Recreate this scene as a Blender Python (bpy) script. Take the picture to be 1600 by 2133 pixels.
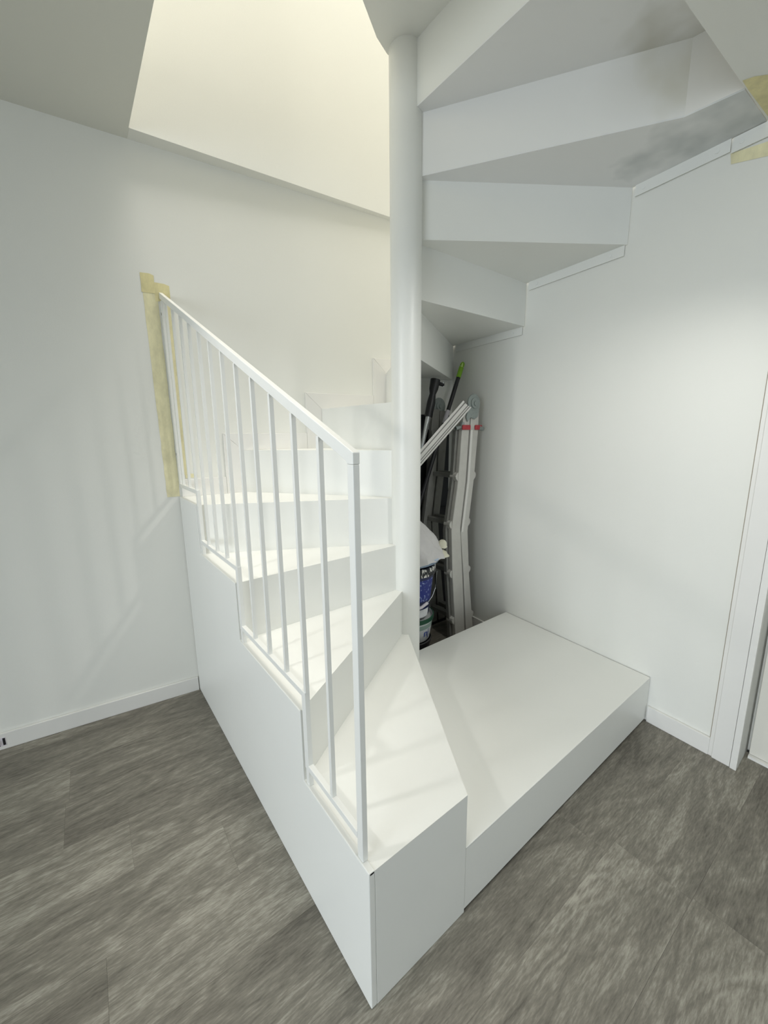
import bpy, bmesh, math, random
from mathutils import Vector, Matrix
random.seed(7)
scene = bpy.context.scene
for o in list(bpy.data.objects):
    bpy.data.objects.remove(o)
COL = scene.collection

# ------------------------------------------------------------------ camera
cam_d = bpy.data.cameras.new('camera'); cam = bpy.data.objects.new('camera', cam_d); COL.objects.link(cam)
cam_d.sensor_fit = 'HORIZONTAL'; cam_d.sensor_width = 36.0
cam_d.lens = 842.88 / 1600 * 36.0
cam_d.clip_start = 0.02
_r = Vector((0.79123397, -0.61141984, -0.01070454)); _u = Vector((0.12248235, 0.14130469, 0.98235994)); _f = Vector((0.59912175, 0.77858768, -0.18669321))
m = Matrix((_r, _u, -_f)).transposed().to_4x4(); m.translation = (-0.38789, -0.56954, 1.27561)
cam.matrix_world = m
scene.camera = cam

# ------------------------------------------------------------------ world, exposure, big lights
w = bpy.data.worlds.new('world'); scene.world = w; w.use_nodes = True
w.node_tree.nodes['Background'].inputs[0].default_value = (0.80, 0.90, 1.0, 1); w.node_tree.nodes['Background'].inputs[1].default_value = 1.0
vs = scene.view_settings
vs.view_transform = 'Standard'; vs.look = 'None'; vs.gamma = 1.0; vs.use_curve_mapping = False
vs.exposure = 0.10

def area(name, loc, rot, sx, sy, power, color):
    d = bpy.data.lights.new(name, 'AREA'); d.shape = 'RECTANGLE'; d.size = sx; d.size_y = sy; d.energy = power; d.color = color; d.spread = math.radians(100)
    o = bpy.data.objects.new(name, d); COL.objects.link(o); o.location = loc; o.rotation_euler = rot
    return o
# daylight entering by the window in the left wall and an added unseen fill light behind the camera
area('window_daylight', (-4.64, -1.2, 1.2), (0, math.radians(-74), 0), 2.0, 2.6, 51, (0.86, 0.93, 1.0))
area('fill_light_front', (-0.3, -4.44, 1.15), (math.radians(80), 0, 0), 2.6, 2.0, 1.0, (0.95, 0.97, 1.0)).data.spread = math.radians(170)
# daylight from the roof light over the stairwell on the upper storey
area('rooflight_daylight', (0.60, 0.20, 6.58), (0, 0, 0), 1.9, 1.9, 182, (1.0, 0.952, 0.885)).data.spread = math.radians(180)
LAMP_POWER = 20
SOFFIT_POWER = 26

# ------------------------------------------------------------------ measures (metres)
SB, SR, LL, WW = -0.1082, 0.0933, 1.5136, 1.5301
def back(x, off=0.0): return LL + SB * x - off
def right(y, off=0.0): return WW + SR * y - off
CORNER = Vector((1.6546, 1.3345))
H = 0.209
Z = [0.0, 0.2105, 0.3734] + [0.3734 + H * k for k in range(1, 13)]
ZC, OX, OY = 2.445, -0.05, 1.447
Y1, Y2, Y3, X1 = 0.2973, 0.760, 1.2064, 0.309
PX, PY, PR = 0.7795, 0.785, 0.0635
POLE = Vector((PX, PY))
PLAT_D = 0.809
ZS = 2.2485                    # soffit
ROOM_L, ROOM_F, TOP = -4.6, -4.4, 6.6

# ------------------------------------------------------------------ materials
def newmat(name):
    mt = bpy.data.materials.new(name); mt.use_nodes = True
    nt = mt.node_tree; b = nt.nodes['Principled BSDF']
    return mt, nt, b
def N(nt, t, **kw):
    n = nt.nodes.new(t)
    for k, v in kw.items(): setattr(n, k, v)
    return n
def paint(name, col, rough=0.5, var=0.03, scale=3.0, bump=0.0, bscale=300.0, spec=0.5, metal=0.0):
    mt, nt, b = newmat(name)
    tc = N(nt, 'ShaderNodeTexCoord'); no = N(nt, 'ShaderNodeTexNoise'); no.inputs['Scale'].default_value = scale; no.inputs['Detail'].default_value = 4
    nt.links.new(tc.outputs['Object'], no.inputs['Vector'])
    mix = N(nt, 'ShaderNodeMix', data_type='RGBA')
    mix.inputs[6].default_value = (*[c * (1 - var) for c in col], 1); mix.inputs[7].default_value = (*[min(1, c * (1 + var)) for c in col], 1)
    nt.links.new(no.outputs['Fac'], mix.inputs[0]); nt.links.new(mix.outputs[2], b.inputs['Base Color'])
    b.inputs['Roughness'].default_value = rough; b.inputs['Metallic'].default_value = metal
    b.inputs['Specular IOR Level'].default_value = spec
    if bump:
        n2 = N(nt, 'ShaderNodeTexNoise'); n2.inputs['Scale'].default_value = bscale; n2.inputs['Detail'].default_value = 2
        nt.links.new(tc.outputs['Object'], n2.inputs['Vector'])
        bp = N(nt, 'ShaderNodeBump'); bp.inputs['Strength'].default_value = bump; bp.inputs['Distance'].default_value = 0.002
        nt.links.new(n2.outputs['Fac'], bp.inputs['Height']); nt.links.new(bp.outputs['Normal'], b.inputs['Normal'])
    return mt
M = {}
M['wall'] = paint('wall_paint', (0.81, 0.81, 0.755), 0.75, 0.012, 1.6, 0.12, 420, spec=0.3)
M['ceiling'] = paint('ceiling_paint', (0.70, 0.70, 0.635), 0.85, 0.01, 1.5, 0.1, 420, spec=0.2)
M['steel'] = paint('white_stair_paint', (0.83, 0.835, 0.79), 0.38, 0.012, 7, 0.06, 160)
M['rail'] = paint('white_rail_paint', (0.83, 0.835, 0.795), 0.32, 0.02, 30, 0.05, 260)
M['trim'] = paint('white_trim_lacquer', (0.80, 0.79, 0.75), 0.4, 0.015, 9)
M['door'] = paint('door_lacquer', (0.72, 0.70, 0.63), 0.45, 0.012, 6)
M['screw'] = paint('screw_metal', (0.55, 0.55, 0.53), 0.35, 0.05, 80, metal=0.6)
M['gap'] = paint('dark_gap', (0.05, 0.05, 0.05), 0.9)
M['gap_shade'] = paint('gap_shade_brown', (0.34, 0.30, 0.23), 0.8, 0.2, 40)
M['alu'] = paint('ladder_aluminium', (0.60, 0.59, 0.55), 0.5, 0.10, 22, 0.1, 90, metal=0.25)
M['alu_rung_shade'] = paint('rung_and_shade_aluminium', (0.27, 0.27, 0.25), 0.5, 0.2, 30, metal=0.35)
M['galv'] = paint('galvanised_steel', (0.33, 0.37, 0.355), 0.45, 0.25, 60, 0.2, 80, metal=0.5)
M['red'] = paint('red_plastic', (0.42, 0.04, 0.05), 0.45, 0.3, 60)
M['black'] = paint('black_plastic', (0.012, 0.012, 0.014), 0.4, 0.2, 40)
M['green'] = paint('lime_plastic', (0.22, 0.46, 0.02), 0.4, 0.05, 30)
M['lime_light'] = paint('pale_lime_plastic', (0.62, 0.80, 0.25), 0.4, 0.05, 30)
M['label'] = paint('grey_label', (0.55, 0.53, 0.58), 0.6, 0.1, 80)
M['chrome'] = paint('brushed_tube', (0.62, 0.64, 0.64), 0.25, 0.05, 60, metal=0.9)
M['pvc'] = paint('white_profile', (0.74, 0.73, 0.69), 0.45, 0.03, 20)
M['board'] = paint('black_board', (0.016, 0.017, 0.018), 0.6, 0.3, 8)
M['slate'] = paint('wall_shade_sheet', (0.030, 0.034, 0.038), 0.55, 0.3, 6)
M['bk_black'] = paint('bucket_black', (0.014, 0.014, 0.016), 0.35, 0.2, 30)
M['bk_white'] = paint('bucket_white', (0.70, 0.72, 0.71), 0.4, 0.04, 30)
M['bk_navy'] = paint('bucket_navy', (0.006, 0.012, 0.07), 0.35, 0.2, 40)
M['bk_blue'] = paint('blue_print', (0.01, 0.045, 0.36), 0.35, 0.3, 90)
M['bk_green'] = paint('dark_green_band', (0.01, 0.07, 0.035), 0.4, 0.1, 30)
M['sage'] = paint('sage_band', (0.30, 0.40, 0.35), 0.4, 0.1, 30)
M['bowl'] = paint('pale_blue_plastic', (0.40, 0.52, 0.68), 0.3, 0.05, 30)
M['cloth'] = paint('grey_cloth', (0.62, 0.61, 0.60), 0.9, 0.08, 18, 0.3, 200)
M['cream'] = paint('cream_cloth', (0.72, 0.70, 0.56), 0.9, 0.06, 18)
M['white_print'] = paint('white_print', (0.75, 0.76, 0.77), 0.5, 0.05, 60)
M['primer'] = paint('white_plastic', (0.72, 0.68, 0.72), 0.4, 0.02, 30)
M['lamp'] = paint('lamp_ring', (0.8, 0.8, 0.8), 0.4, 0.01, 10)

def splat_mat():
    mt, nt, b = newmat('paint_splattered_plastic')
    tc = N(nt, 'ShaderNodeTexCoord'); no = N(nt, 'ShaderNodeTexNoise'); no.inputs['Scale'].default_value = 55; no.inputs['Detail'].default_value = 5
    mp = N(nt, 'ShaderNodeMapping'); mp.inputs['Scale'].default_value = (1, 1, 0.45)
    nt.links.new(tc.outputs['Object'], mp.inputs['Vector']); nt.links.new(mp.outputs['Vector'], no.inputs['Vector'])
    r = N(nt, 'ShaderNodeValToRGB'); r.color_ramp.elements[0].position = 0.5; r.color_ramp.elements[1].position = 0.54
    r.color_ramp.elements[0].color = (0.012, 0.013, 0.016, 1); r.color_ramp.elements[1].color = (0.72, 0.71, 0.66, 1)
    nt.links.new(no.outputs['Fac'], r.inputs[0]); nt.links.new(r.outputs[0], b.inputs['Base Color']); b.inputs['Roughness'].default_value = 0.5
    return mt
M['splat'] = splat_mat()

def print_mat():
    mt, nt, b = newmat('speckled_blue_print')
    tc = N(nt, 'ShaderNodeTexCoord'); no = N(nt, 'ShaderNodeTexNoise'); no.inputs['Scale'].default_value = 60; no.inputs['Detail'].default_value = 3
    nt.links.new(tc.outputs['Object'], no.inputs['Vector'])
    r = N(nt, 'ShaderNodeValToRGB'); e = r.color_ramp.elements
    e[0].position = 0.56; e[0].color = (0.008, 0.02, 0.20, 1); e[1].position = 0.66; e[1].color = (0.30, 0.38, 0.62, 1)
    nt.links.new(no.outputs['Fac'], r.inputs[0]); nt.links.new(r.outputs[0], b.inputs['Base Color']); b.inputs['Roughness'].default_value = 0.35
    return mt
M['speckle'] = print_mat()

def tape_mat(name, col):
    mt, nt, b = newmat(name)
    tc = N(nt, 'ShaderNodeTexCoord'); no = N(nt, 'ShaderNodeTexNoise'); no.inputs['Scale'].default_value = 16; no.inputs['Detail'].default_value = 6; no.inputs['Roughness'].default_value = 0.65
    mp = N(nt, 'ShaderNodeMapping'); mp.inputs['Scale'].default_value = (1, 1, 0.5)
    nt.links.new(tc.outputs['Object'], mp.inputs['Vector']); nt.links.new(mp.outputs['Vector'], no.inputs['Vector'])
    r = N(nt, 'ShaderNodeValToRGB'); e = r.color_ramp.elements
    e[0].position = 0.32; e[0].color = (*[c * 0.80 for c in col], 1); e[1].position = 0.68; e[1].color = (*[min(1, c * 1.12) for c in col], 1)
    nt.links.new(no.outputs['Fac'], r.inputs[0]); nt.links.new(r.outputs[0], b.inputs['Base Color']); b.inputs['Roughness'].default_value = 0.75
    bp = N(nt, 'ShaderNodeBump'); bp.inputs['Strength'].default_value = 0.12; bp.inputs['Distance'].default_value = 0.002
    nt.links.new(no.outputs['Fac'], bp.inputs['Height']); nt.links.new(bp.outputs['Normal'], b.inputs['Normal'])
    return mt
M['tape'] = tape_mat('masking_tape_paper', (0.82, 0.77, 0.50))
M['tape2'] = tape_mat('masking_tape_paper_doubled', (0.76, 0.69, 0.38))

def stain_mat(name, base, stain, centre, rad):
    """white stair paint with a grey unpainted smudge of its own shape around a place"""
    mt, nt, b = newmat(name)
    ge = N(nt, 'ShaderNodeNewGeometry')
    sub = N(nt, 'ShaderNodeVectorMath', operation='DISTANCE'); sub.inputs[1].default_value = centre
    no = N(nt, 'ShaderNodeTexNoise'); no.inputs['Scale'].default_value = 7.0; no.inputs['Detail'].default_value = 2.5; no.inputs['Roughness'].default_value = 0.5
    nt.links.new(ge.outputs['Position'], sub.inputs[0]); nt.links.new(ge.outputs['Position'], no.inputs['Vector'])
    mr = N(nt, 'ShaderNodeMapRange'); mr.inputs['From Min'].default_value = rad; mr.inputs['From Max'].default_value = rad * 0.25; mr.inputs['To Min'].default_value = -0.34; mr.inputs['To Max'].default_value = 0.10
    nt.links.new(sub.outputs['Value'], mr.inputs['Value'])
    ad = N(nt, 'ShaderNodeMath', operation='ADD'); nt.links.new(no.outputs['Fac'], ad.inputs[0]); nt.links.new(mr.outputs[0], ad.inputs[1])
    r = N(nt, 'ShaderNodeValToRGB'); e = r.color_ramp.elements
    e[0].position = 0.36; e[0].color = (*base, 1); e[1].position = 0.68; e[1].color = (*stain, 1)
    nt.links.new(ad.outputs[0], r.inputs[0]); nt.links.new(r.outputs[0], b.inputs['Base Color']); b.inputs['Roughness'].default_value = 0.5
    return mt
M['tread_stained'] = stain_mat('stair_paint_primer_smudge', (0.82, 0.82, 0.80), (0.55, 0.57, 0.555), (1.45, -0.02, 2.254), 0.42)
M['riser_stained'] = stain_mat('stair_paint_beige_smudge', (0.83, 0.83, 0.80), (0.74, 0.73, 0.66), (1.27, 0.03, 2.36), 0.22)
M['tread_stained_top'] = stain_mat('stair_paint_brown_smudge', (0.82, 0.82, 0.80), (0.64, 0.63, 0.57), (1.22, 0.0, 2.463), 0.32)

def wood_mat():
    mt, nt, b = newmat('grey_oak_vinyl')
    L = nt.links.new
    tc = N(nt, 'ShaderNodeTexCoord'); oi = N(nt, 'ShaderNodeObjectInfo')
    rnd = N(nt, 'ShaderNodeMath', operation='MULTIPLY'); rnd.inputs[1].default_value = 37.0; L(oi.outputs['Random'], rnd.inputs[0])
    cmb = N(nt, 'ShaderNodeCombineXYZ'); L(rnd.outputs[0], cmb.inputs[0]); L(rnd.outputs[0], cmb.inputs[1]); L(rnd.outputs[0], cmb.inputs[2])
    add = N(nt, 'ShaderNodeVectorMath', operation='ADD'); L(tc.outputs['Object'], add.inputs[0]); L(cmb.outputs[0], add.inputs[1])
    def mapped(sx, sy, det, rough, dist=0.0):
        mp = N(nt, 'ShaderNodeMapping'); mp.inputs['Scale'].default_value = (sx, sy, 1); L(add.outputs[0], mp.inputs['Vector'])
        n = N(nt, 'ShaderNodeTexNoise'); n.inputs['Scale'].default_value = 1.0; n.inputs['Detail'].default_value = det; n.inputs['Roughness'].default_value = rough; n.inputs['Distortion'].default_value = dist
        L(mp.outputs[0], n.inputs['Vector']); return n.outputs['Fac']
    def mul(a, k):
        q = N(nt, 'ShaderNodeMath', operation='MULTIPLY'); L(a, q.inputs[0]); q.inputs[1].default_value = k; return q.outputs[0]
    def plus(a, c):
        q = N(nt, 'ShaderNodeMath', operation='ADD'); L(a, q.inputs[0]); L(c, q.inputs[1]); return q.outputs[0]
    # cathedral figure: contour lines of a stretched noise, long streaks, soft patches and fine pores
    fig = mapped(1.5, 6.0, 3, 0.55, 0.5)
    fr = N(nt, 'ShaderNodeMath', operation='PINGPONG'); fr.inputs[1].default_value = 0.5; L(mul(fig, 9.0), fr.inputs[0])
    streak = mapped(3.0, 38.0, 7, 0.68); patch = mapped(2.2, 7.0, 3, 0.5); pore = mapped(34.0, 230.0, 3, 0.65)
    v = plus(plus(mul(fr.outputs[0], 0.24), mul(streak, 0.36)), plus(plus(mul(patch, 0.42), mul(pore, 0.54)), mul(oi.outputs['Random'], 0.14)))
    n2 = N(nt, 'ShaderNodeMath', operation='ADD'); L(pore, n2.inputs[0]); n2.inputs[1].default_value = 0.0
    r = N(nt, 'ShaderNodeValToRGB'); e = r.color_ramp.elements
    e[0].position = 0.56; e[0].color = (0.105, 0.096, 0.078, 1); e[1].position = 1.08; e[1].color = (0.40, 0.38, 0.32, 1)
    mid = e.new(0.81); mid.color = (0.225, 0.210, 0.172, 1)
    L(v, r.inputs[0]); L(r.outputs[0], b.inputs['Base Color'])
    b.inputs['Roughness'].default_value = 0.5; b.inputs['Specular IOR Level'].default_value = 0.4
    bp = N(nt, 'ShaderNodeBump'); bp.inputs['Strength'].default_value = 0.18; bp.inputs['Distance'].default_value = 0.0015
    L(n2.outputs[0], bp.inputs['Height']); L(bp.outputs['Normal'], b.inputs['Normal'])
    return mt
M['wood'] = wood_mat()

def emit(name, col, s):
    mt, nt, b = newmat(name); b.inputs['Base Color'].default_value = (*col, 1); b.inputs['Emission Color'].default_value = (*col, 1); b.inputs['Emission Strength'].default_value = s
    return mt
M['glow'] = emit('lamp_diffuser_cool', (0.95, 0.97, 1.0), 6)
M['glow_warm'] = emit('lamp_diffuser_warm', (1.0, 0.93, 0.80), 6)

# ------------------------------------------------------------------ mesh helpers (shapes in world metres)
ORIG = {}
class MB:
    def __init__(s): s.bm = bmesh.new()
    def prism(s, poly, z0, z1):
        a = [s.bm.verts.new((p[0], p[1], z0)) for p in poly]; b = [s.bm.verts.new((p[0], p[1], z1)) for p in poly]
        n = len(poly); s.bm.faces.new(a[::-1]); s.bm.faces.new(b)
        for i in range(n): s.bm.faces.new((a[i], a[(i + 1) % n], b[(i + 1) % n], b[i]))
        return s
    def extr(s, pts, d):
        """polygon in space pushed along d"""
        d = Vector(d); a = [s.bm.verts.new(Vector(p)) for p in pts]; b = [s.bm.verts.new(Vector(p) + d) for p in pts]
        n = len(pts); s.bm.faces.new(a[::-1]); s.bm.faces.new(b)
        for i in range(n): s.bm.faces.new((a[i], a[(i + 1) % n], b[(i + 1) % n], b[i]))
        return s
    def box(s, x0, x1, y0, y1, z0, z1): return s.prism([(x0, y0), (x1, y0), (x1, y1), (x0, y1)], z0, z1)
    def wall(s, a, b, z0, z1, t, side=1):
        """upright plate from a to b (plan), thickness t to the left of a->b (side=1) or right"""
        a, b = Vector(a), Vector(b); d = (b - a).normalized(); n = Vector((-d.y, d.x)) * t * side
        return s.prism([a, b, b + n, a + n], z0, z1)
    def tube(s, pts, r, n=10, caps=True, up=None, half=None):
        """round tube of radius r, or rectangular bar with half=(w,h), along pts"""
        pts = [Vector(p) for p in pts]; rings = []
        rr = r if isinstance(r, (list, tuple)) else [r] * len(pts)
        for i, p in enumerate(pts):
            t = (pts[min(i + 1, len(pts) - 1)] - pts[max(i - 1, 0)]).normalized()
            ref = Vector(up) if up else (Vector((0, 0, 1)) if abs(t.z) < 0.9 else Vector((1, 0, 0)))
            e1 = t.cross(ref).normalized(); e2 = e1.cross(t).normalized()
            if half:
                off = [e1 * half[0] * sx + e2 * half[1] * sy for sx, sy in ((-1, -1), (1, -1), (1, 1), (-1, 1))]
            else:
                off = [(e1 * math.cos(2 * math.pi * k / n) + e2 * math.sin(2 * math.pi * k / n)) * rr[i] for k in range(n)]
            rings.append([s.bm.verts.new(p + q) for q in off])
        m_ = len(rings[0])
        for A, B in zip(rings, rings[1:]):
            for k in range(m_): s.bm.faces.new((A[k], A[(k + 1) % m_], B[(k + 1) % m_], B[k]))
        if caps: s.bm.faces.new(rings[0][::-1]); s.bm.faces.new(rings[-1])
        return s
    def lathe(s, c, prof, n=32, a0=0.0, a1=2 * math.pi, close=True):
        full = abs(a1 - a0 - 2 * math.pi) < 1e-6; cnt = n if full else n + 1; rings = []
        for r, z in prof:
            rings.append([s.bm.verts.new((c[0] + r * math.cos(a0 + (a1 - a0) * k / n), c[1] + r * math.sin(a0 + (a1 - a0) * k / n), z)) for k in range(cnt)])
        for A, B in zip(rings, rings[1:]):
            for k in range(n if full else n): s.bm.faces.new((A[k], A[(k + 1) % cnt], B[(k + 1) % cnt], B[k]))
        if close and full: s.bm.faces.new(rings[0][::-1]); s.bm.faces.new(rings[-1])
        return s
    def build(s, name, mat, parent=None, smooth=False, bevel=0.0, kind=None):
        bm = s.bm
        bmesh.ops.recalc_face_normals(bm, faces=bm.faces[:])
        if bevel:
            bmesh.ops.bevel(bm, geom=[e for e in bm.edges if e.is_manifold and e.calc_face_angle(0) > 0.5], offset=bevel, segments=2, profile=0.5, affect='EDGES', clamp_overlap=True)
        lo = Vector([min(v.co[i] for v in bm.verts) for i in range(3)]); hi = Vector([max(v.co[i] for v in bm.verts) for i in range(3)])
        c = (lo + hi) / 2; c.z = lo.z
        for v in bm.verts: v.co -= c
        me = bpy.data.meshes.new(name); bm.to_mesh(me); bm.free()
        me.materials.append(M[mat] if isinstance(mat, str) else mat)
        if smooth:
            for p in me.polygons: p.use_smooth = True
            me.set_sharp_from_angle(angle=math.radians(38))
        o = bpy.data.objects.new(name, me); COL.objects.link(o)
        ORIG[o.name] = c
        if parent is not None:
            o.parent = parent; o.location = c - ORIG[parent.name]
        else: o.location = c
        if kind: o['kind'] = kind
        return o
def tag(o, label=None, cat=None, group=None, kind=None):
    if label: o['label'] = label
    if cat: o['category'] = cat
    if group: o['group'] = group
    if kind: o['kind'] = kind
    return o
def thing(name, loc, label, cat, group=None):
    o = bpy.data.objects.new(name, None); COL.objects.link(o); o.location = loc; ORIG[o.name] = Vector(loc); o.empty_display_size = 0.1
    return tag(o, label, cat, group)
S = 'structure'

# ------------------------------------------------------------------ room shell
bl, br_ = (ROOM_L, back(ROOM_L)), (CORNER.x, CORNER.y)
fl, fr = (ROOM_L, ROOM_F), (right(ROOM_F), ROOM_F)
floor = MB().prism([(ROOM_L - .1, ROOM_F - .1), (1.9, ROOM_F - .1), (1.9, 2.1), (ROOM_L - .1, 2.1)], -0.08, -0.005).build('floor', 'gap', kind=S)

def clip(poly, n, c):           # keep n.p <= c
    out = []
    for i in range(len(poly)):
        p, q = poly[i], poly[(i + 1) % len(poly)]
        dp, dq = n[0] * p[0] + n[1] * p[1] - c, n[0] * q[0] + n[1] * q[1] - c
        if dp <= 0: out.append(p)
        if dp * dq < 0:
            t = dp / (dp - dq); out.append((p[0] + t * (q[0] - p[0]), p[1] + t * (q[1] - p[1])))
    return out
PW, PL = 0.205, 1.22
DY0, DY1, DH = -0.327, -1.13, 2.05     # door opening on the right wall
offs = {-1: 0.785, -2: 0.838, -3: 0.845, 3: -0.402, 4: -0.577, 5: -0.567, 2: -0.15, 1: -0.48, 0: 0.31, 6: 0.2}
ang = math.radians(-1.5)
ca, sa = math.cos(ang), math.sin(ang)
for r_ in range(-23, 11):
    y0 = 0.062 + r_ * PW
    x00 = offs.get(r_, random.uniform(-0.6, 0.6))
    for k in range(-6, 4):
        xa = x00 + k * PL
        g = 0.00016
        poly = [(xa + g, y0 + g), (xa + PL - g, y0 + g), (xa + PL - g, y0 + PW - g), (xa + g, y0 + PW - g)]
        poly = [(p[0] * ca - p[1] * sa, p[0] * sa + p[1] * ca) for p in poly]
        poly = clip(poly, (-SB, 1), LL - .002); poly = clip(poly, (1, -SR), WW + (0.14 if (y0 + PW > DY1 and y0 < DY0) else -.002)) if poly else poly
        for n_, c_ in (((-1, 0), -ROOM_L), ((0, -1), -ROOM_F)):
            poly = clip(poly, n_, c_) if poly else poly
        if len(poly) < 3: continue
        if max(p[0] for p in poly) - min(p[0] for p in poly) < 0.03 or max(p[1] for p in poly) - min(p[1] for p in poly) < 0.02: continue
        MB().prism(poly, -0.006, random.uniform(-0.0003, 0.0)).build('plank', 'wood', floor)

# back wall (runs along the stair's far side), right wall with the doorway, left and front walls with windows
T = 0.12
MB().prism([bl, br_, (br_[0] + .12, br_[1] + T), (bl[0] - .1, bl[1] + T)], -0.08, ZC).build('wall_back', 'wall', kind=S)
def rwall(m_, ya, yb, z0, z1): return m_.prism([(right(ya), ya), (right(yb), yb), (right(yb) + .30, yb), (right(ya) + .30, ya)], z0, z1)
wr = MB(); rwall(wr, CORNER.y, DY0, -0.08, TOP); rwall(wr, DY0, DY1, DH, TOP); rwall(wr, DY1, ROOM_F, -0.08, TOP)
wr.prism([(right(DY0) + .165, DY0), (right(DY1) + .165, DY1), (right(DY1) + .30, DY1), (right(DY0) + .30, DY0)], -.08, DH)
wr.build('wall_right', 'wall', kind=S)
wl = MB()
for y0, y1, z0, z1 in ((ROOM_F, -2.5, -.08, TOP), (.1, 2.2, -.08, TOP), (-2.5, .1, 2.2, TOP)): wl.box(ROOM_L - .1, ROOM_L, y0, y1, z0, z1)
wl.build('wall_left', 'wall', kind=S)
wf = MB()
for x0, x1, z0, z1 in ((ROOM_L - .1, -1.9, -.08, TOP), (1.1, 1.6, -.08, TOP), (-1.9, 1.1, 2.2, TOP)): wf.box(x0, x1, ROOM_F - .1, ROOM_F, z0, z1)
wf.build('wall_front', 'wall', kind=S)
# window frames
def window(name, axis, at, lo, hi, z0, z1):
    root = None
    m_ = MB()
    def bar(a0, a1, b0, b1):
        if axis == 'x': m_.box(at - .03, at + .01, a0, a1, b0, b1)
        else: m_.box(a0, a1, at - .03, at + .01, b0, b1)
    e = .05
    bar(lo, hi, z0, z0 + e); bar(lo, hi, z1 - e, z1); bar(lo, lo + e, z0 + e, z1 - e); bar(hi - e, hi, z0 + e, z1 - e)
    bar((lo + hi) / 2 - .03, (lo + hi) / 2 + .03, z0 + e, z1 - e)
    m_.build(name, 'trim', kind=S)
window('window_1', 'x', ROOM_L - .02, -2.5, .1, 0, 2.2)
window('window_2', 'y', ROOM_F - .02, -1.9, 1.1, 0, 2.2)

# ceiling slab with the stair opening, dropped soffit over the front, upper storey shell
ce = MB()
ce.prism([(ROOM_L, ROOM_F), (OX, ROOM_F), (OX - .003, OY - SB * 0), (OX, OY), (OX, back(OX)), (ROOM_L, back(ROOM_L))], ZC, ZC + .22)
ce.build('ceiling', 'ceiling', kind=S)
oyb = lambda x: OY + SB * (x - OX) * 0.68
ce3 = MB(); ce3.prism([(OX, ROOM_F), (0.45, ROOM_F), (0.45, -0.02), (OX, -0.02)], ZC, ZC + .22); ce3.build('ceiling', 'ceiling', kind=S)
sof = lambda x: -0.058 - 0.0505 * x
so = MB(); so.prism([(0.45, ROOM_F), (right(ROOM_F), ROOM_F), (right(-.137), -.137), (0.45, sof(0.45))], ZS, ZC + .22); so.build('ceiling', 'wall', kind=S)
up = MB(); up.prism([(OX, oyb(OX)), (CORNER.x + .1, oyb(CORNER.x + .1)), (CORNER.x + .1, 2.0), (OX, 2.2)], ZC, TOP); up.build('wall_upper_back', 'wall', kind=S)
up = MB(); up.prism([(ROOM_L, oyb(OX) - SB * 2.2), (OX, oyb(OX)), (OX, 2.2), (ROOM_L, 2.2)], ZC + .222, TOP); up.build('wall_upper_left', 'wall', kind=S)
uc = MB()
for x0, x1, y0, y1 in ((ROOM_L - .1, -.4, ROOM_F - .1, 2.2), (1.6, 2.0, ROOM_F - .1, 2.2), (-.4, 1.6, ROOM_F - .1, -.8), (-.4, 1.6, 1.2, 2.2)): uc.box(x0, x1, y0, y1, TOP, TOP + .1)
uc.build('ceiling', 'ceiling', kind=S)

# baseboards
bb = MB(); bb.prism([(ROOM_L, back(ROOM_L, .001)), (-0.004, back(-.004, .001)), (-0.004, back(-.004, .013)), (ROOM_L, back(ROOM_L, .013))], 0, .072); bb.build('baseboard_back', 'trim', kind=S, bevel=.002)
bb = MB(); bb.prism([(right(-.004, .001), -.006), (right(-.236, .001), -.236), (right(-.236, .013), -.236), (right(-.004, .013), -.006)], 0, .075); bb.build('baseboard_right', 'trim', kind=S, bevel=.002)
bb = MB(); bb.prism([(right(PLAT_D + .02, .001), PLAT_D + .02), (CORNER.x - .001, CORNER.y - .02), (CORNER.x - .013, CORNER.y - .02), (right(PLAT_D + .02, .013), PLAT_D + .02)], 0, .075); bb.build('baseboard_under_stairs', 'trim', kind=S)

# door: stepped architrave, jamb, recessed leaf
dr = lambda y, off: (right(y, off), y)
door = MB(); door.prism([dr(DY0 - .012, -.115), dr(DY1 + .012, -.115), dr(DY1 + .012, -.155), dr(DY0 - .012, -.155)], .012, DH - .02)
door = door.build('door_1', 'door', kind=S, bevel=.002)
fm = MB(); fm.prism([dr(-.236, .002), dr(-.248, .002), dr(-.248, .008), dr(-.236, .008)], 0.0, DH + .08); fm.build('trim_2', 'trim', kind=S)
fm = MB(); fm.prism([dr(-.249, .002), dr(-.306, .002), dr(-.306, .016), dr(-.249, .016)], 0.0, DH + .07); fm.build('trim_3', 'trim', kind=S, bevel=.0015)
fm = MB(); fm.prism([dr(-.3075, .018), dr(-.327, .018), dr(-.327, -.29), dr(-.3075, .0)], 0.0, DH); fm.build('trim_4', 'trim', kind=S)
fm = MB(); fm.prism([dr(-.236, .002), dr(DY1 - .09, .002), dr(DY1 - .09, .016), dr(-.236, .016)], DH, DH + .08); fm.build('trim_5', 'trim', kind=S)
fm = MB(); fm.prism([dr(DY1 - .02, .002), dr(DY1 - .09, .002), dr(DY1 - .09, .016), dr(DY1 - .02, .016)], 0, DH); fm.build('trim_6', 'trim', kind=S)
fm = MB(); fm.prism([dr(-.2326, .0005), dr(-.2362, .0005), dr(-.2362, .0015), dr(-.2326, .0015)], .075, DH + .08); fm.build('shadow_gap', 'gap_shade', kind=S)  # brown strip painted in for the shadow gap beside the architrave
hd = MB(); yk = DY1 + .08
hd.tube([(right(yk, -.115), yk, 1.02), (right(yk, -.065), yk, 1.02), (right(yk, -.06), yk + .12, 1.02)], .009); hd.build('door_handle', 'chrome', door, smooth=True)
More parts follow.
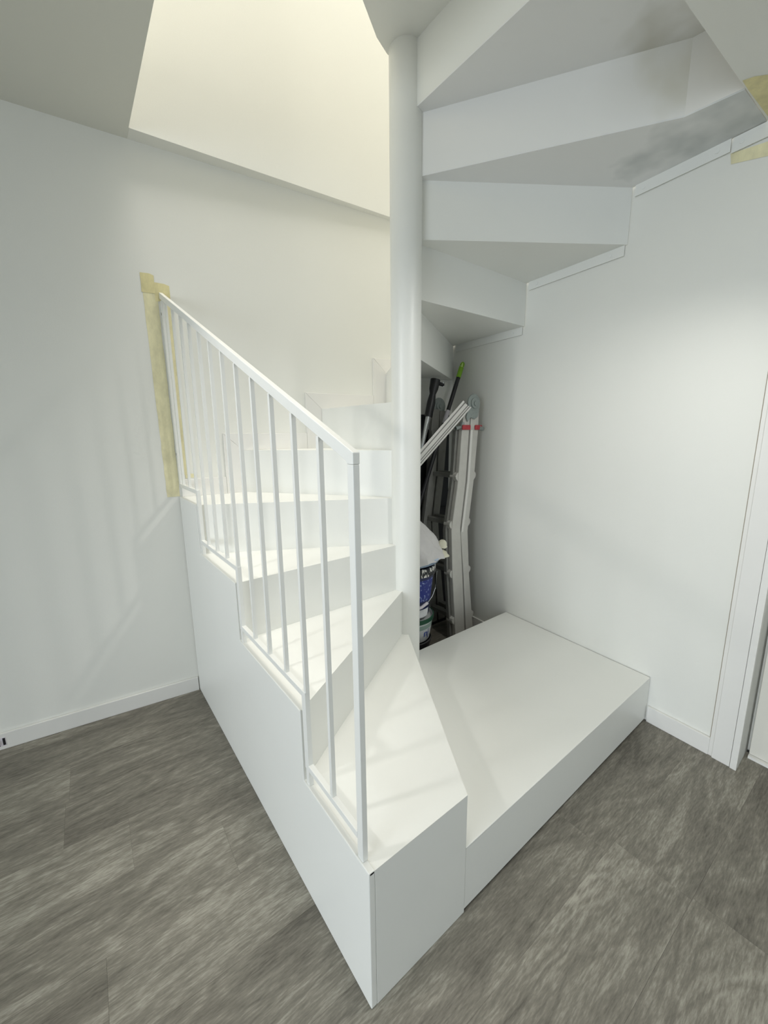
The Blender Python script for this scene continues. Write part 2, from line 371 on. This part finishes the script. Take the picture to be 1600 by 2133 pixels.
th = MB(); th.prism([dr(DY0 - .012, -.10), dr(DY1 + .012, -.10), dr(DY1 + .012, -.158), dr(DY0 - .012, -.158)], 0, .011); th.build('door_sill', 'trim', door)

# ------------------------------------------------------------------ staircase
st = thing('winder_staircase', (0, 0, 0), 'white painted steel winder staircase turning around a central pole', 'staircase')
TT = 0.005
MB().lathe((PX, PY), [(PR, .21), (PR, TOP - .1)], 40).build('pole', 'steel', st, smooth=True)
def ray_pole(p, r=PR * 0.6):
    d = Vector((p[0], p[1])) - POLE; d.normalize(); return POLE + d * r
E_ = .0035
outer = {2: (X1, 0.0), 3: (E_, Y1), 4: (E_, Y2), 5: (E_, Y3), 6: (.301, back(.301, .004)), 7: (.727, back(.727, .004)), 8: (1.141, back(1.141, .004)),
         9: (CORNER.x - .005, CORNER.y - .005), 10: (right(.778, .004), .778), 11: (right(.276, .004), .276), 12: (1.277, .02), 13: (.781, -.095), 14: (.20, .555)}
extra = {2: [(E_, .003)], 5: [(E_, back(0, .004))], 11: [(1.295, -.120), (right(-.132, .004), -.132)], 12: []}
for n in range(2, 14):
    a, b = outer[n], outer[n + 1]
    poly = [ray_pole(a), a]
    if n == 2: poly += [(E_, 0.0), b]
    elif n == 5: poly += [(E_, back(0, .004)), b]
    elif n == 11: poly += [(right(-.134, .004), -.134), (1.295, -.1228), b]
    elif n == 12: poly += [(1.295, -.1228), (1.29, -.10), (.9, -.099), b]
    elif n == 13: poly = [ray_pole(a), a, (.45, -.03), (.45, .665), (.555, .737), (.663, .808), (.73, .835)]
    else: poly += [b]
    poly.append(ray_pole(b) if n != 13 else (.76, .84))
    mat = 'tread_stained' if n == 11 else ('tread_stained_top' if n == 12 else 'steel')
    MB().prism(poly, Z[n] - TT, Z[n]).build('tread', mat, st)
for n in range(3, 14):
    a = ray_pole(outer[n]); b = Vector(outer[n])
    m_ = MB().wall(a, b, Z[n - 1], Z[n] - TT, TT, -1 if n < 9 else 1)
    m_.build('riser', 'riser_stained' if n == 12 else 'steel', st)
MB().wall(outer[12], (1.295, -.1228), Z[11], Z[12] - TT, TT, 1).build('filler_plate', 'trim', st)
# riser under the side of tread two, facing the platform
MB().wall(ray_pole(outer[2]), outer[2], Z[1], Z[2] - TT, TT, -1).build('riser', 'steel', st)
# side panel with stepped top, front panel, platform
yb = back(0, .004)
prof = [(0, 0.0005), (yb, 0.0005), (yb, Z[5]), (Y3, Z[5]), (Y3, Z[4]), (Y2, Z[4]), (Y2, Z[3]), (Y1, Z[3]), (Y1, Z[2]), (0, Z[2])]
MB().extr([(0, y, z + (.0015 if z > .01 else 0)) for y, z in prof], (.016, 0, 0)).build('side_panel', 'steel', st, bevel=.0022)
MB().box(.0162, X1, 0, .005, .0005, Z[2] - TT).build('front_panel', 'steel', st)
rx0, rx1 = right(0, .004), right(PLAT_D, .004)
MB().prism([(X1 + .001, 0), (rx0, 0), (rx1, PLAT_D), (PX + .02, PLAT_D), (PX, PY - .02)], Z[1] - TT, Z[1]).build('platform', 'steel', st, bevel=.0015)
MB().box(X1 + .001, rx0, 0.0004, .005, .011, Z[1] - TT).build('platform_front', 'steel', st)
MB().box(PX + .05, rx1, PLAT_D - .005, PLAT_D, .011, Z[1] - TT).build('platform_back', 'steel', st)
# wall fixing strips under the treads on the right wall, with screws
def strip(ya, yb_, z, h=.040, name='wall_bracket'):
    p = [(right(ya, .005), ya, z), (right(yb_, .005), yb_, z), (right(yb_, .005), yb_, z - h), (right(ya, .005), ya, z - h)]
    b = MB().extr(p, (-.004, .0004, 0)).build(name, 'steel', st)
    for yy in (ya + (yb_ - ya) * .1, ya + (yb_ - ya) * .88):
        MB().tube([(right(yy, .009), yy, z - h * .5), (right(yy, .0115), yy, z - h * .5)], .007, 10).build('screw', 'rail', b, smooth=True)
    return b
strip(CORNER.y - .03, .79, Z[9] - TT); strip(.76, .285, Z[10] - TT); strip(.262, -.045, Z[11] - TT); strip(-.05, -.30, Z[11] - TT - .002, .045)
# skirting boards on the back wall following the steps
SKH, SKW, SKT = .082, .088, .011
def skirt(x0, x1, z0, z1, cut=0):
    """board on the back wall; cut: mitre at the upper left (1 = lying board, 2 = upright board)"""
    p = [(x0, z0), (x1, z0), (x1, z1), (x0, z1)]
    if cut == 1: p = [(x0 + SKW, z0), (x1, z0), (x1, z1), (x0 + .0006, z1)]
    if cut == 2: p = [(x0, z0), (x1, z0), (x1, z1 - SKH), (x0, z1 - .0006)]
    if cut == 3: p = [(x0 + SKW, z0), (x1 - SKW, z0), (x1, z1), (x0 + .0006, z1)]
    pts = [(x, back(x, .0005), z) for x, z in p]
    MB().extr(pts, (0, -SKT, 0)).build('skirting_board', 'trim', st, bevel=.0012)
xs = [0.02, .301, .727, 1.141]
skirt(.012, .301 - SKW - .001, Z[5], Z[5] + SKH)
for i in (1, 2, 3):
    n = 5 + i
    skirt(xs[i] - SKW, xs[i], Z[n - 1], Z[n] + SKH, 2)
    xe = xs[i + 1] - SKW - .001 if i < 3 else CORNER.x - .02
    skirt(xs[i] - SKW, xe, Z[n], Z[n] + SKH, 1)

# ------------------------------------------------------------------ railing
ra = thing('stair_railing', (.0105, .03, Z[2]), 'white square-tube railing with slim balusters along the stair side', 'railing')
RX0, RX1 = .0035, .0175; RXC = (RX0 + RX1) / 2
rail_top = lambda y: 1.2475 + .4330 * (y - .0285)
ye = back(RXC, .002)
# handrail: sloping tube, mitred down into the front post
hr = MB(); hh = .026
hr.extr([(RX0, .0265, rail_top(.0265)), (RX0, ye, rail_top(ye)), (RX0, ye, rail_top(ye) - hh), (RX0, .052, rail_top(.052) - hh), (RX0, .0465, rail_top(.0465) - hh - .004), (RX0, .0265, rail_top(.0465) - hh - .004)], (RX1 - RX0 + .001, 0, 0))
hr.build('handrail', 'rail', ra, bevel=.0015)
MB().box(RX0, RX1, .0265, .0465, Z[2] + .0016, rail_top(.0465) - hh - .0042).build('post', 'rail', ra, bevel=.0015)
MB().box(RX0, RX1 + .001, ye - .024, ye, Z[5] + .06, rail_top(ye - .024) - hh - .001).build('wall_post', 'rail', ra, bevel=.001)
for zz in (1.80, 1.2): MB().tube([(RX0, ye - .012, zz), (RX0 - .002, ye - .012, zz)], .006, 10).build('screw', 'screw', ra, smooth=True)
RH0, RH1 = .047, .064
seg = [(Y3 - .006, ye - .025, Z[5]), (Y2 - .006, Y3 - .026, Z[4]), (Y1 - .006, Y2 - .026, Z[3]), (.047, Y1 - .026, Z[2])]
for i, (ya, yb_, z) in enumerate(seg):
    MB().box(RX0, RX1, ya, yb_, z + RH0, z + RH1).build('bottom_rail', 'rail', ra, bevel=.0012)
    if i < 3:      # upright of the stepped bottom rail and its little foot
        MB().box(RX0, RX1, ya - .0205, ya - .0005, seg[i + 1][2] + RH0, z + RH1).build('bottom_rail_upright', 'rail', ra, bevel=.0012)
        MB().box(RX0 + .001, RX1 - .001, ya - .020, ya - .004, seg[i + 1][2] + .0016, seg[i + 1][2] + RH0 - .0003).build('foot', 'rail', ra)
bys = [.157 + .1165 * k for k in range(12)]
for y in bys:
    z = [s_ for s_ in seg if s_[0] - .03 <= y][0][2]
    BW = .0052
    q = [(RXC - BW, y - BW), (RXC + BW, y - BW), (RXC + BW, y + BW), (RXC - BW, y + BW)]
    MB().prism(q, z + RH1 + .0002, rail_top(y) - hh - .0015).build('baluster', 'rail', ra)

# ------------------------------------------------------------------ masking tape
def tape_back(x0, x1, z0, z1, off, mat, label, skew=0.0, zs=0.0):
    n = max(2, int((z1 - z0) / .035)); lft, rgt = [], []
    for j in range(n + 1):
        t = j / n; z = z0 + (z1 - z0) * t
        lft.append((x0 + skew * t + random.uniform(-.0012, .0012), z)); rgt.append((x1 + skew * t + random.uniform(-.0012, .0012), z + zs * (1 if j == n else 0)))
    xm = (x0 + x1) / 2
    pts = lft + [(xm + skew + .01, z1 + zs * .5 + random.uniform(.001, .004))] + rgt[::-1] + [(xm, z0 + random.uniform(-.003, .002))]
    m_ = MB().extr([(x, back(x, off), z) for x, z in pts], (0, -.0004, 0))
    o = m_.build('masking_tape', mat); tag(o, label, 'tape', 'masking tape strips')
tape_back(-.050, .0035, 1.003, 1.905, .0006, 'tape', 'long masking tape strip on wall left of the railing end post', -.006)
tape_back(-.060, -.010, 1.882, 1.957, .0014, 'tape2', 'short dark masking tape piece capping the long strip', 0, -.004)
tape_back(-.012, .046, 1.852, 1.927, .0010, 'tape2', 'masking tape piece on wall above the top handrail end', 0, -.006)
tape_back(.010, .056, 1.10, 1.85, .0006, 'tape', 'long masking tape strip on wall behind the first balusters', -.006)
tape_back(.035, .085, 1.086, 1.104, .0016, 'tape', 'small masking tape scrap above the stair skirting')
def tape_right(poly, off, label, mat='tape'):
    m_ = MB().extr([(right(y, off), y, z) for y, z in poly], (-.0004, 0, 0)); o = m_.build('masking_tape', mat); tag(o, label, 'tape', 'masking tape strips')
tape_right([(-.045, 2.206), (-.16, 2.188), (-.30, 2.185), (-.30, 2.145), (-.17, 2.142), (-.05, 2.172)], .001, 'masking tape strip on right wall under the tread bracket')
o = MB().prism([(1.247, -.127), (1.300, -.129), (1.51, -.143), (1.51, -.215), (1.40, -.212), (1.285, -.182), (1.256, -.150)], ZS - .0012, ZS - .0006).build('masking_tape', 'tape2')
tag(o, 'masking tape patch on ceiling beside the highest visible tread', 'tape', 'masking tape strips')

# ------------------------------------------------------------------ recess latch in the left baseboard
sk = thing('baseboard_latch', (-.78, back(-.78, .013), .03), 'small chrome latch plate set in the left baseboard', 'latch')
def bq(x0, x1, z0, z1, o0, o1): return MB().extr([(x0, back(x0, o0), z0), (x1, back(x1, o0), z0), (x1, back(x1, o0), z1), (x0, back(x0, o0), z1)], (0, -(o1 - o0), 0))
bq(-.84, -.742, .016, .054, .0132, .0142).build('plate', 'primer', sk)
bq(-.752, -.744, .020, .052, .0143, .0148).build('slot', 'black', sk)
bq(-.83, -.764, .024, .046, .0143, .022).build('latch_bolt', 'chrome', sk, bevel=.002)
bq(-.83, -.762, .018, .0235, .0143, .0152).build('slot', 'black', sk)

# ------------------------------------------------------------------ things stored under the stair
la = thing('folding_ladder', (1.45, 1.16, 0), 'folded aluminium multi-joint ladder with red clips leaning under the stairs', 'ladder')
YN, YF = 1.02, 1.296
front = [((1.394, 1.480), .0), ((1.351, 1.440), .437), ((1.334, 1.411), .72), ((1.382, 1.449), 1.01), ((1.404, 1.466), 1.30), ((1.42, 1.474), 1.43)]
rear = [((1.492, 1.560), .0), ((1.452, 1.503), .41), ((1.4165, 1.477), .70), ((1.459, 1.520), 1.005), ((1.475, 1.546), 1.30), ((1.479, 1.547), 1.42)]
def rail_mesh(pr_, y0, y1, name):
    m_ = MB()
    pts = [(x[0], y0, z) for x, z in pr_] + [(x[1], y0, z) for x, z in pr_[::-1]]
    m_.extr(pts, (0, y1 - y0, 0)); return m_.build(name, 'alu' if y0 < 1.1 else 'alu_rung_shade', la, bevel=.004)  # far rails: same metal, coloured darker for the shade they stand in
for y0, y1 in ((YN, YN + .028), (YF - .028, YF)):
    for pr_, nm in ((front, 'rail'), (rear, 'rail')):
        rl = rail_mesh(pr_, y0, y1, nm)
    # inner telescoping rail
def mid(pr_, z):
    for (a, za), (b, zb) in zip(pr_, pr_[1:]):
        if za <= z <= zb:
            t = (z - za) / (zb - za); return (a[0] + (b[0] - a[0]) * t, a[1] + (b[1] - a[1]) * t)
for pr_ in (front, rear):
    for z in (.14, .45, .755, 1.035):
        a, b = mid(pr_, z); c = (a + b) / 2
        rg = MB().tube([(c, YN + .028, z), (c, YF - .028, z)], .016, 4, half=(.020, .013)).build('rung', 'alu_rung_shade', la, bevel=.002)
        side = a if pr_ is front else b; sg = -1 if pr_ is front else 1
        m_ = MB(); m_.extr([(side, YN + .004, z - .030), (side + sg * .016, YN + .004, z - .014), (side + sg * .020, YN + .004, z), (side + sg * .016, YN + .004, z + .013), (side, YN + .004, z + .024)], (0, .05, 0))
        m_.build('rung_bracket', 'alu', rg, bevel=.002)
# inner rails behind the outer ones, seen past their left edge
for y0 in (YN + .03, YF - .055):
    inner = [((x[0] - .018, x[0] + .01), z) for x, z in front[:5]]
    pts = [(x[0], y0, z) for x, z in inner] + [(x[1], y0, z) for x, z in inner[::-1]]
    MB().extr(pts, (0, .024, 0)).build('inner_rail', 'alu_rung_shade', la, bevel=.002)
for yh, s_ in ((YN - .012, 1), (YF - .01, 1)):
    m_ = MB(); cx, cz, R = 1.490, 1.450, .052
    pts = [(cx + R * math.cos(t), yh, cz + R * math.sin(t)) for t in [math.radians(a) for a in range(-20, 201, 20)]]
    pts += [(1.425, yh, 1.37), (1.440, yh, 1.345), (1.462, yh, 1.37), (1.500, yh, 1.36), (1.525, yh, 1.375)]
    hg = m_.extr(pts, (0, .011, 0)).build('hinge', 'galv', la, bevel=.003)
    MB().tube([(cx, yh - .006, cz), (cx, yh, cz)], .030, 24).build('hinge_disc', 'galv', hg, bevel=.003)
    MB().tube([(cx + .002, yh - .011, cz - .002), (cx + .002, yh - .006, cz - .002)], .014, 20).build('hinge_pin', 'galv', hg, bevel=.002)
    MB().tube([(cx - .055, yh + .02, cz - .075), (cx - .075, yh + .02, cz - .11), (cx - .085, yh + .022, cz - .14)], .012, 8).build('release_lever', 'galv', hg, smooth=True)
MB().extr([(x[0] - .002, YN - .005, z) for x, z in rear[2:5]] + [(x[0] + .016, YN - .005, z) for x, z in rear[2:5][::-1]], (0, .0048, 0)).build('rail_bead', 'pvc', la, bevel=.0015)
for (x0, x1) in ((1.398, 1.468), (1.508, 1.570)):
    MB().box(x0, x1, YN - .010, YN - .001, 1.300, 1.328).build('red_clip', 'red', la, bevel=.006)
MB().tube([(1.545, YN - .006, 1.312), (1.592, YN + .01, 1.306)], .013, 12).build('clip_knob', 'galv', la, smooth=True)
m_ = MB().tube([(1.40, YN + .012, 1.315), (1.372, YN + .02, 1.308)], [.009, .011], 10); m_.build('clip_knob', 'galv', la, smooth=True)
for y0 in (YN, YF - .028):
    for x0, x1 in ((1.392, 1.482), (1.490, 1.562)): MB().box(x0, x1, y0 - .002, y0 + .030, 0.0, .022).build('rubber_foot', 'black', la, bevel=.003)

# white U-profile leaning from the floor up to the ladder top
pf = thing('plastic_profile', (.83, 1.02, 0), 'white grooved plastic profile leaning diagonally across the ladder', 'profile')
A, B = Vector((1.412, .997, 1.439)), Vector((.075, 1.40, .03))
dvec = (A - B).normalized(); view = (Vector((-.388, -.57, 1.276)) - (A * .7 + B * .3)).normalized()
nrm = dvec.cross(view).normalized(); view = nrm.cross(dvec).normalized()
hw = .036
def bar(o0, o1, d0, d1, name, mat='pvc'):
    MB().extr([A + nrm * o0 + view * d0, A + nrm * o1 + view * d0, B + nrm * o1 + view * d0, B + nrm * o0 + view * d0], view * (d1 - d0)).build(name, mat, pf)
bar(-.030, .030, -.016, -.0125, 'web', 'alu_rung_shade')  # web coloured dark to stand in for shade in the grooves
for o0, o1, d1 in ((-.030, -.018, .008), (-.0115, .0055, 0.0), (.011, .0165, .004), (.022, .030, .010)): bar(o0, o1, -.0123, d1, 'ridge')

# broom with black handle and lime hanging grip
bh = thing('broom', (.94, 1.24, 0), 'black broom handle with lime green hanging grip in the corner', 'broom')
P0, P1 = Vector((.94, 1.24, .06)), Vector((1.612, 1.212, 1.712))
dv = (P1 - P0).normalized(); Lp = (P1 - P0).length
MB().tube([P0, P0 + dv * (Lp - .10)], .0125, 14).build('handle', 'black', bh, smooth=True)
MB().tube([P0 + dv * (Lp - .10), P0 + dv * (Lp - .035)], .0145, 14).build('grip', 'green', bh, smooth=True)
loop = MB(); c = P0 + dv * (Lp - .02); ex = Vector((.79, -.61, 0)).normalized()
pts = [c + ex * .0105 * math.cos(a) + dv * .020 * math.sin(a) for a in [math.radians(t) for t in range(0, 361, 24)]]
loop.tube(pts, .0042, 8, caps=False); loop.build('hanging_loop', 'green', bh, smooth=True)
MB().tube([c - dv * .018, c + dv * .016], [.010, .0035], 8).build('loop_web', 'lime_light', bh, smooth=True)
q0 = P0 + dv * (Lp - .40)
MB().tube([q0, q0 + dv * .085], .0132, 14).build('sticker', 'label', bh, smooth=True)
MB().box(.82, 1.06, 1.214, 1.258, .0, .085).build('broom_head', 'black', bh, bevel=.006)

# black handled mop with a chrome tube
mo = thing('mop', (1.0, 1.31, 0), 'black handled cleaning tool with chrome tube leaning behind the ladder', 'mop')
T0, T1 = Vector((1.0, 1.31, .03)), Vector((1.372, 1.25, 1.430))
dv = (T1 - T0).normalized()
MB().tube([T0, T1], .0165, 16).build('tube', 'chrome', mo, smooth=True)
T2 = T1 + Vector((.020, 0, .085)); T3 = T1 + Vector((.042, 0, .170))
MB().tube([T1 - dv * .05, T1 + (T2 - T1) * .4, T2, T2 + (T3 - T2) * .35, T3], [.024, .026, .019, .027, .030], 14).build('grip', 'black', mo, smooth=True)
MB().tube([T3 + Vector((.01, -.005, -.02)), T3 + Vector((.055, -.012, -.028))], .011, 10).build('grip_arm', 'black', mo, smooth=True)
MB().tube([T3 + Vector((.052, -.012, -.014)), T3 + Vector((.056, -.013, -.038))], .0075, 10).build('metal_tip', 'chrome', mo, smooth=True)
MB().box(.86, 1.14, 1.262, 1.335, 0, .03).build('mop_head', 'black', mo, bevel=.006)

# black boards, and a dark sheet added for shade on the back wall
def board(x0, x1, h, off0, off1, mat, label, tilt=.05):
    p = [(x0, back(x0, off0 + tilt), 0.0), (x1, back(x1, off0 + tilt), 0.0), (x1, back(x1, off0), h), (x0, back(x0, off0), h)]
    o = MB().extr(p, (0, -(off1 - off0), 0)).build('panel_board', mat, bevel=.0015); tag(o, label, 'board', 'boards under the stairs')
board(.82, 1.625, 1.40, .003, .009, 'slate', 'large dark grey sheet added to stand in for shade on the back wall', .006)
board(.84, 1.44, 1.38, .016, .024, 'board', 'tall black board leaning in front of the dark shade sheet', .008)
board(.88, 1.60, .80, .030, .038, 'board', 'low black board standing behind the ladder rungs', .006)

# stacked buckets
bc = (1.02, 1.045)
FACE = math.atan2(-.5695 - bc[1], -.3879 - bc[0])
def bucket(z0, z1, r0, r1, mat, label, rim, rimmat):
    o = thing('bucket', (bc[0], bc[1], z0), label, 'bucket', 'buckets stacked under the stairs')
    MB().lathe(bc, [(r0 * .3, z0), (r0 - .004, z0), (r0, z0 + .006), (r1, z1 - .006), (r1 - .002, z1), (r1 - .006, z1 - .006), (r1 - .010, z1 - .02)], 40, close=True).build('body', mat, o, smooth=True)
    if rim:
        MB().lathe(bc, [(r1 - .003, z1 - rim), (r1 + .005, z1 - rim), (r1 + .006, z1 - .002), (r1 + .002, z1 + .002)], 40, close=False).build('rim', rimmat, o, smooth=True)
    return o
def wrap(o, name, mat, a0, a1, z0, z1, rr):
    """print wrapped round the bucket side between two angles"""
    MB().lathe(bc, [(rr(z0), z0), (rr(z1), z1)], 14, a0, a1, close=False).build(name, mat, o, smooth=True)
b1 = bucket(0, .155, .118, .124, 'bk_black', 'black paint bucket at the bottom of the stack', .02, 'bk_black')
b2 = bucket(.157, .296, .120, .138, 'bk_white', 'white bucket with dark green rim in the middle of the stack', .0, 'bk_green')
b3 = bucket(.298, .585, .114, .144, 'bk_navy', 'navy blue printed bucket at the top of the stack', .045, 'splat')
rb = lambda z0, z1, r0, r1: (lambda z: r0 + (r1 - r0) * (z - z0) / (z1 - z0) + .0012)
rr1, rr2, rr3 = rb(0, .155, .118, .124), rb(.157, .296, .120, .138), rb(.298, .585, .114, .144)
MB().lathe(bc, [(.136, .272), (.1415, .274), (.1425, .296), (.138, .298)], 40, close=False).build('rim', 'bk_green', b2, smooth=True)
wrap(b2, 'band', 'sage', FACE - .3, FACE + 1.6, .236, .262, rr2)
wrap(b1, 'label', 'white_print', FACE + .2, FACE + 1.35, .012, .062, rr1)
wrap(b3, 'label', 'speckle', FACE - .3, FACE + 1.25, .395, .520, rr3)
wrap(b3, 'paper_label', 'white_print', FACE - .2, FACE + 1.12, .302, .350, rr3)
def letters(o, name, text, mat, ang, z, size, rr):
    cu = bpy.data.curves.new('t', 'FONT'); cu.body = text; cu.size = size; cu.align_x = 'CENTER'
    tmp = bpy.data.objects.new('t', cu); COL.objects.link(tmp)
    dg = bpy.context.evaluated_depsgraph_get(); me = bpy.data.meshes.new_from_object(tmp.evaluated_get(dg))
    bm = bmesh.new(); bm.from_mesh(me)
    bmesh.ops.subdivide_edges(bm, edges=[e for e in bm.edges if e.calc_length() > .02], cuts=1)
    for v in bm.verts:
        zz = z + v.co.y; r = rr(zz) + .001; a = ang + v.co.x / r
        v.co = (bc[0] + r * math.cos(a), bc[1] + r * math.sin(a), zz)
    k = MB(); k.bm.free(); k.bm = bm; ob = k.build(name, mat, o)
    bpy.data.objects.remove(tmp); bpy.data.curves.remove(cu)
letters(b1, 'lettering', 'NA', 'white_print', FACE + .98, .090, .034, rr1)
letters(b2, 'lettering', 'nj', 'bk_blue', FACE + .88, .192, .062, rr2)
# bail handle of the navy bucket
bail = MB(); pts = []
for k in range(0, 13):
    t = k / 12; a = FACE - 1.45 + 2.9 * t; r = .158 - .006 * math.sin(math.pi * t); pts.append((bc[0] + r * math.cos(a), bc[1] + r * math.sin(a), .545 - .175 * math.sin(math.pi * t) ** .55))
bail.tube(pts, .0022, 6); hb = bail.build('bail', 'chrome', b3, smooth=True)
MB().tube(pts[4:10], .0085, 10).build('bail_grip', 'primer', hb, smooth=True)
# pale blue bowl with a cloth heap on top of the stack
bo = thing('bowl', (bc[0], bc[1], .588), 'pale blue plastic bowl on top of the bucket stack', 'bowl')
MB().lathe(bc, [(.10, .588), (.135, .590), (.165, .606), (.182, .632), (.186, .634), (.184, .640), (.176, .634), (.158, .612), (.12, .600), (.02, .598)], 40, close=True).build('body', 'bowl', bo, smooth=True)
cl = thing('cloth_bundle', (bc[0], bc[1], .61), 'crumpled grey and cream cloth bundle heaped in the blue bowl', 'cloth')
from mathutils import noise as mnoise
def heap(cx, cy, zb, rx, h, mat, name, seed, lean=(0, 0), crease=1.0, nr=22, ns=64):
    m_ = MB(); rings = []
    for j in range(nr):
        t = j / (nr - 1); rad = rx * (1 - t ** 1.7) ** .75 + .010; z = zb + h * t; ring = []
        for k in range(ns):
            a = 2 * math.pi * k / ns; cxx, syy = math.cos(a), math.sin(a)
            p = Vector((cxx * 1.3 + seed, syy * 1.3, t * 1.6))
            f = 1 + crease * (.16 * mnoise.noise(p * 1.4) + .10 * (abs(mnoise.noise(p * 3.1)) - .2) + .04 * mnoise.noise(p * 7))
            ring.append(m_.bm.verts.new((cx + rad * f * cxx + lean[0] * t, cy + rad * f * syy + lean[1] * t, z + .02 * crease * mnoise.noise(p * 2.3) * (1 - t * .5) * (rx / .18))))
        rings.append(ring)
    for A_, B_ in zip(rings, rings[1:]):
        for k in range(ns): m_.bm.faces.new((A_[k], A_[(k + 1) % ns], B_[(k + 1) % ns], B_[k]))
    m_.bm.faces.new(rings[0][::-1]); m_.bm.faces.new(rings[-1])
    m_.build(name, mat, cl, smooth=True)
heap(bc[0], bc[1], .628, .178, .245, 'cloth', 'cloth', 3.3, (-.03, .03), 1.25)
heap(bc[0] + .085, bc[1] - .085, .630, .080, .045, 'cream', 'cream_fold', 5.1, (0, 0), 1.2, 12, 32)
heap(bc[0] + .152, bc[1] - .105, .668, .020, .040, 'cream', 'cream_fold', 8.4, (.004, 0), 1.0, 10, 24)

# ------------------------------------------------------------------ lamps
def spotlight(x, y, z, aim, power, cone, label, drop=.085):
    o = thing('ceiling_spotlight', (x, y, z), label, 'lamp', 'ceiling spotlights')
    MB().lathe((x, y), [(.045, z - .016), (.05, z - .014), (.05, z - .0005)], 28).build('base', 'lamp', o, smooth=True)
    p = Vector((x, y, z - drop)); d = (Vector(aim) - p).normalized()
    MB().tube([(x, y, z - .014), (x, y, z - drop + .025)], .008, 10).build('stem', 'lamp', o, smooth=True)
    MB().tube([p - d * .055, p - d * .05, p + d * .045], [.022, .034, .038], 20).build('head', 'lamp', o, smooth=True)
    MB().tube([p + d * .0455, p + d * .047], .033, 20).build('lens', 'glow', o)
    l_ = bpy.data.lights.new('spotlight_beam', 'SPOT'); l_.energy = power; l_.color = (1.0, .98, .95); l_.spot_size = math.radians(cone); l_.spot_blend = .7; l_.shadow_soft_size = .05
    ob = bpy.data.objects.new('spotlight_beam', l_); COL.objects.link(ob); ob.location = p + d * .06; ob.rotation_euler = d.to_track_quat('-Z', 'Y').to_euler()
spotlight(-1.05, .5, ZC, (.7, .45, .45), LAMP_POWER, 95, 'white spotlight hanging on a rod from the ceiling left of the stairs', .58)
spotlight(.95, -.42, ZS, (.78, .42, .2), SOFFIT_POWER, 124, 'small white spotlight under the low ceiling in front of the platform')
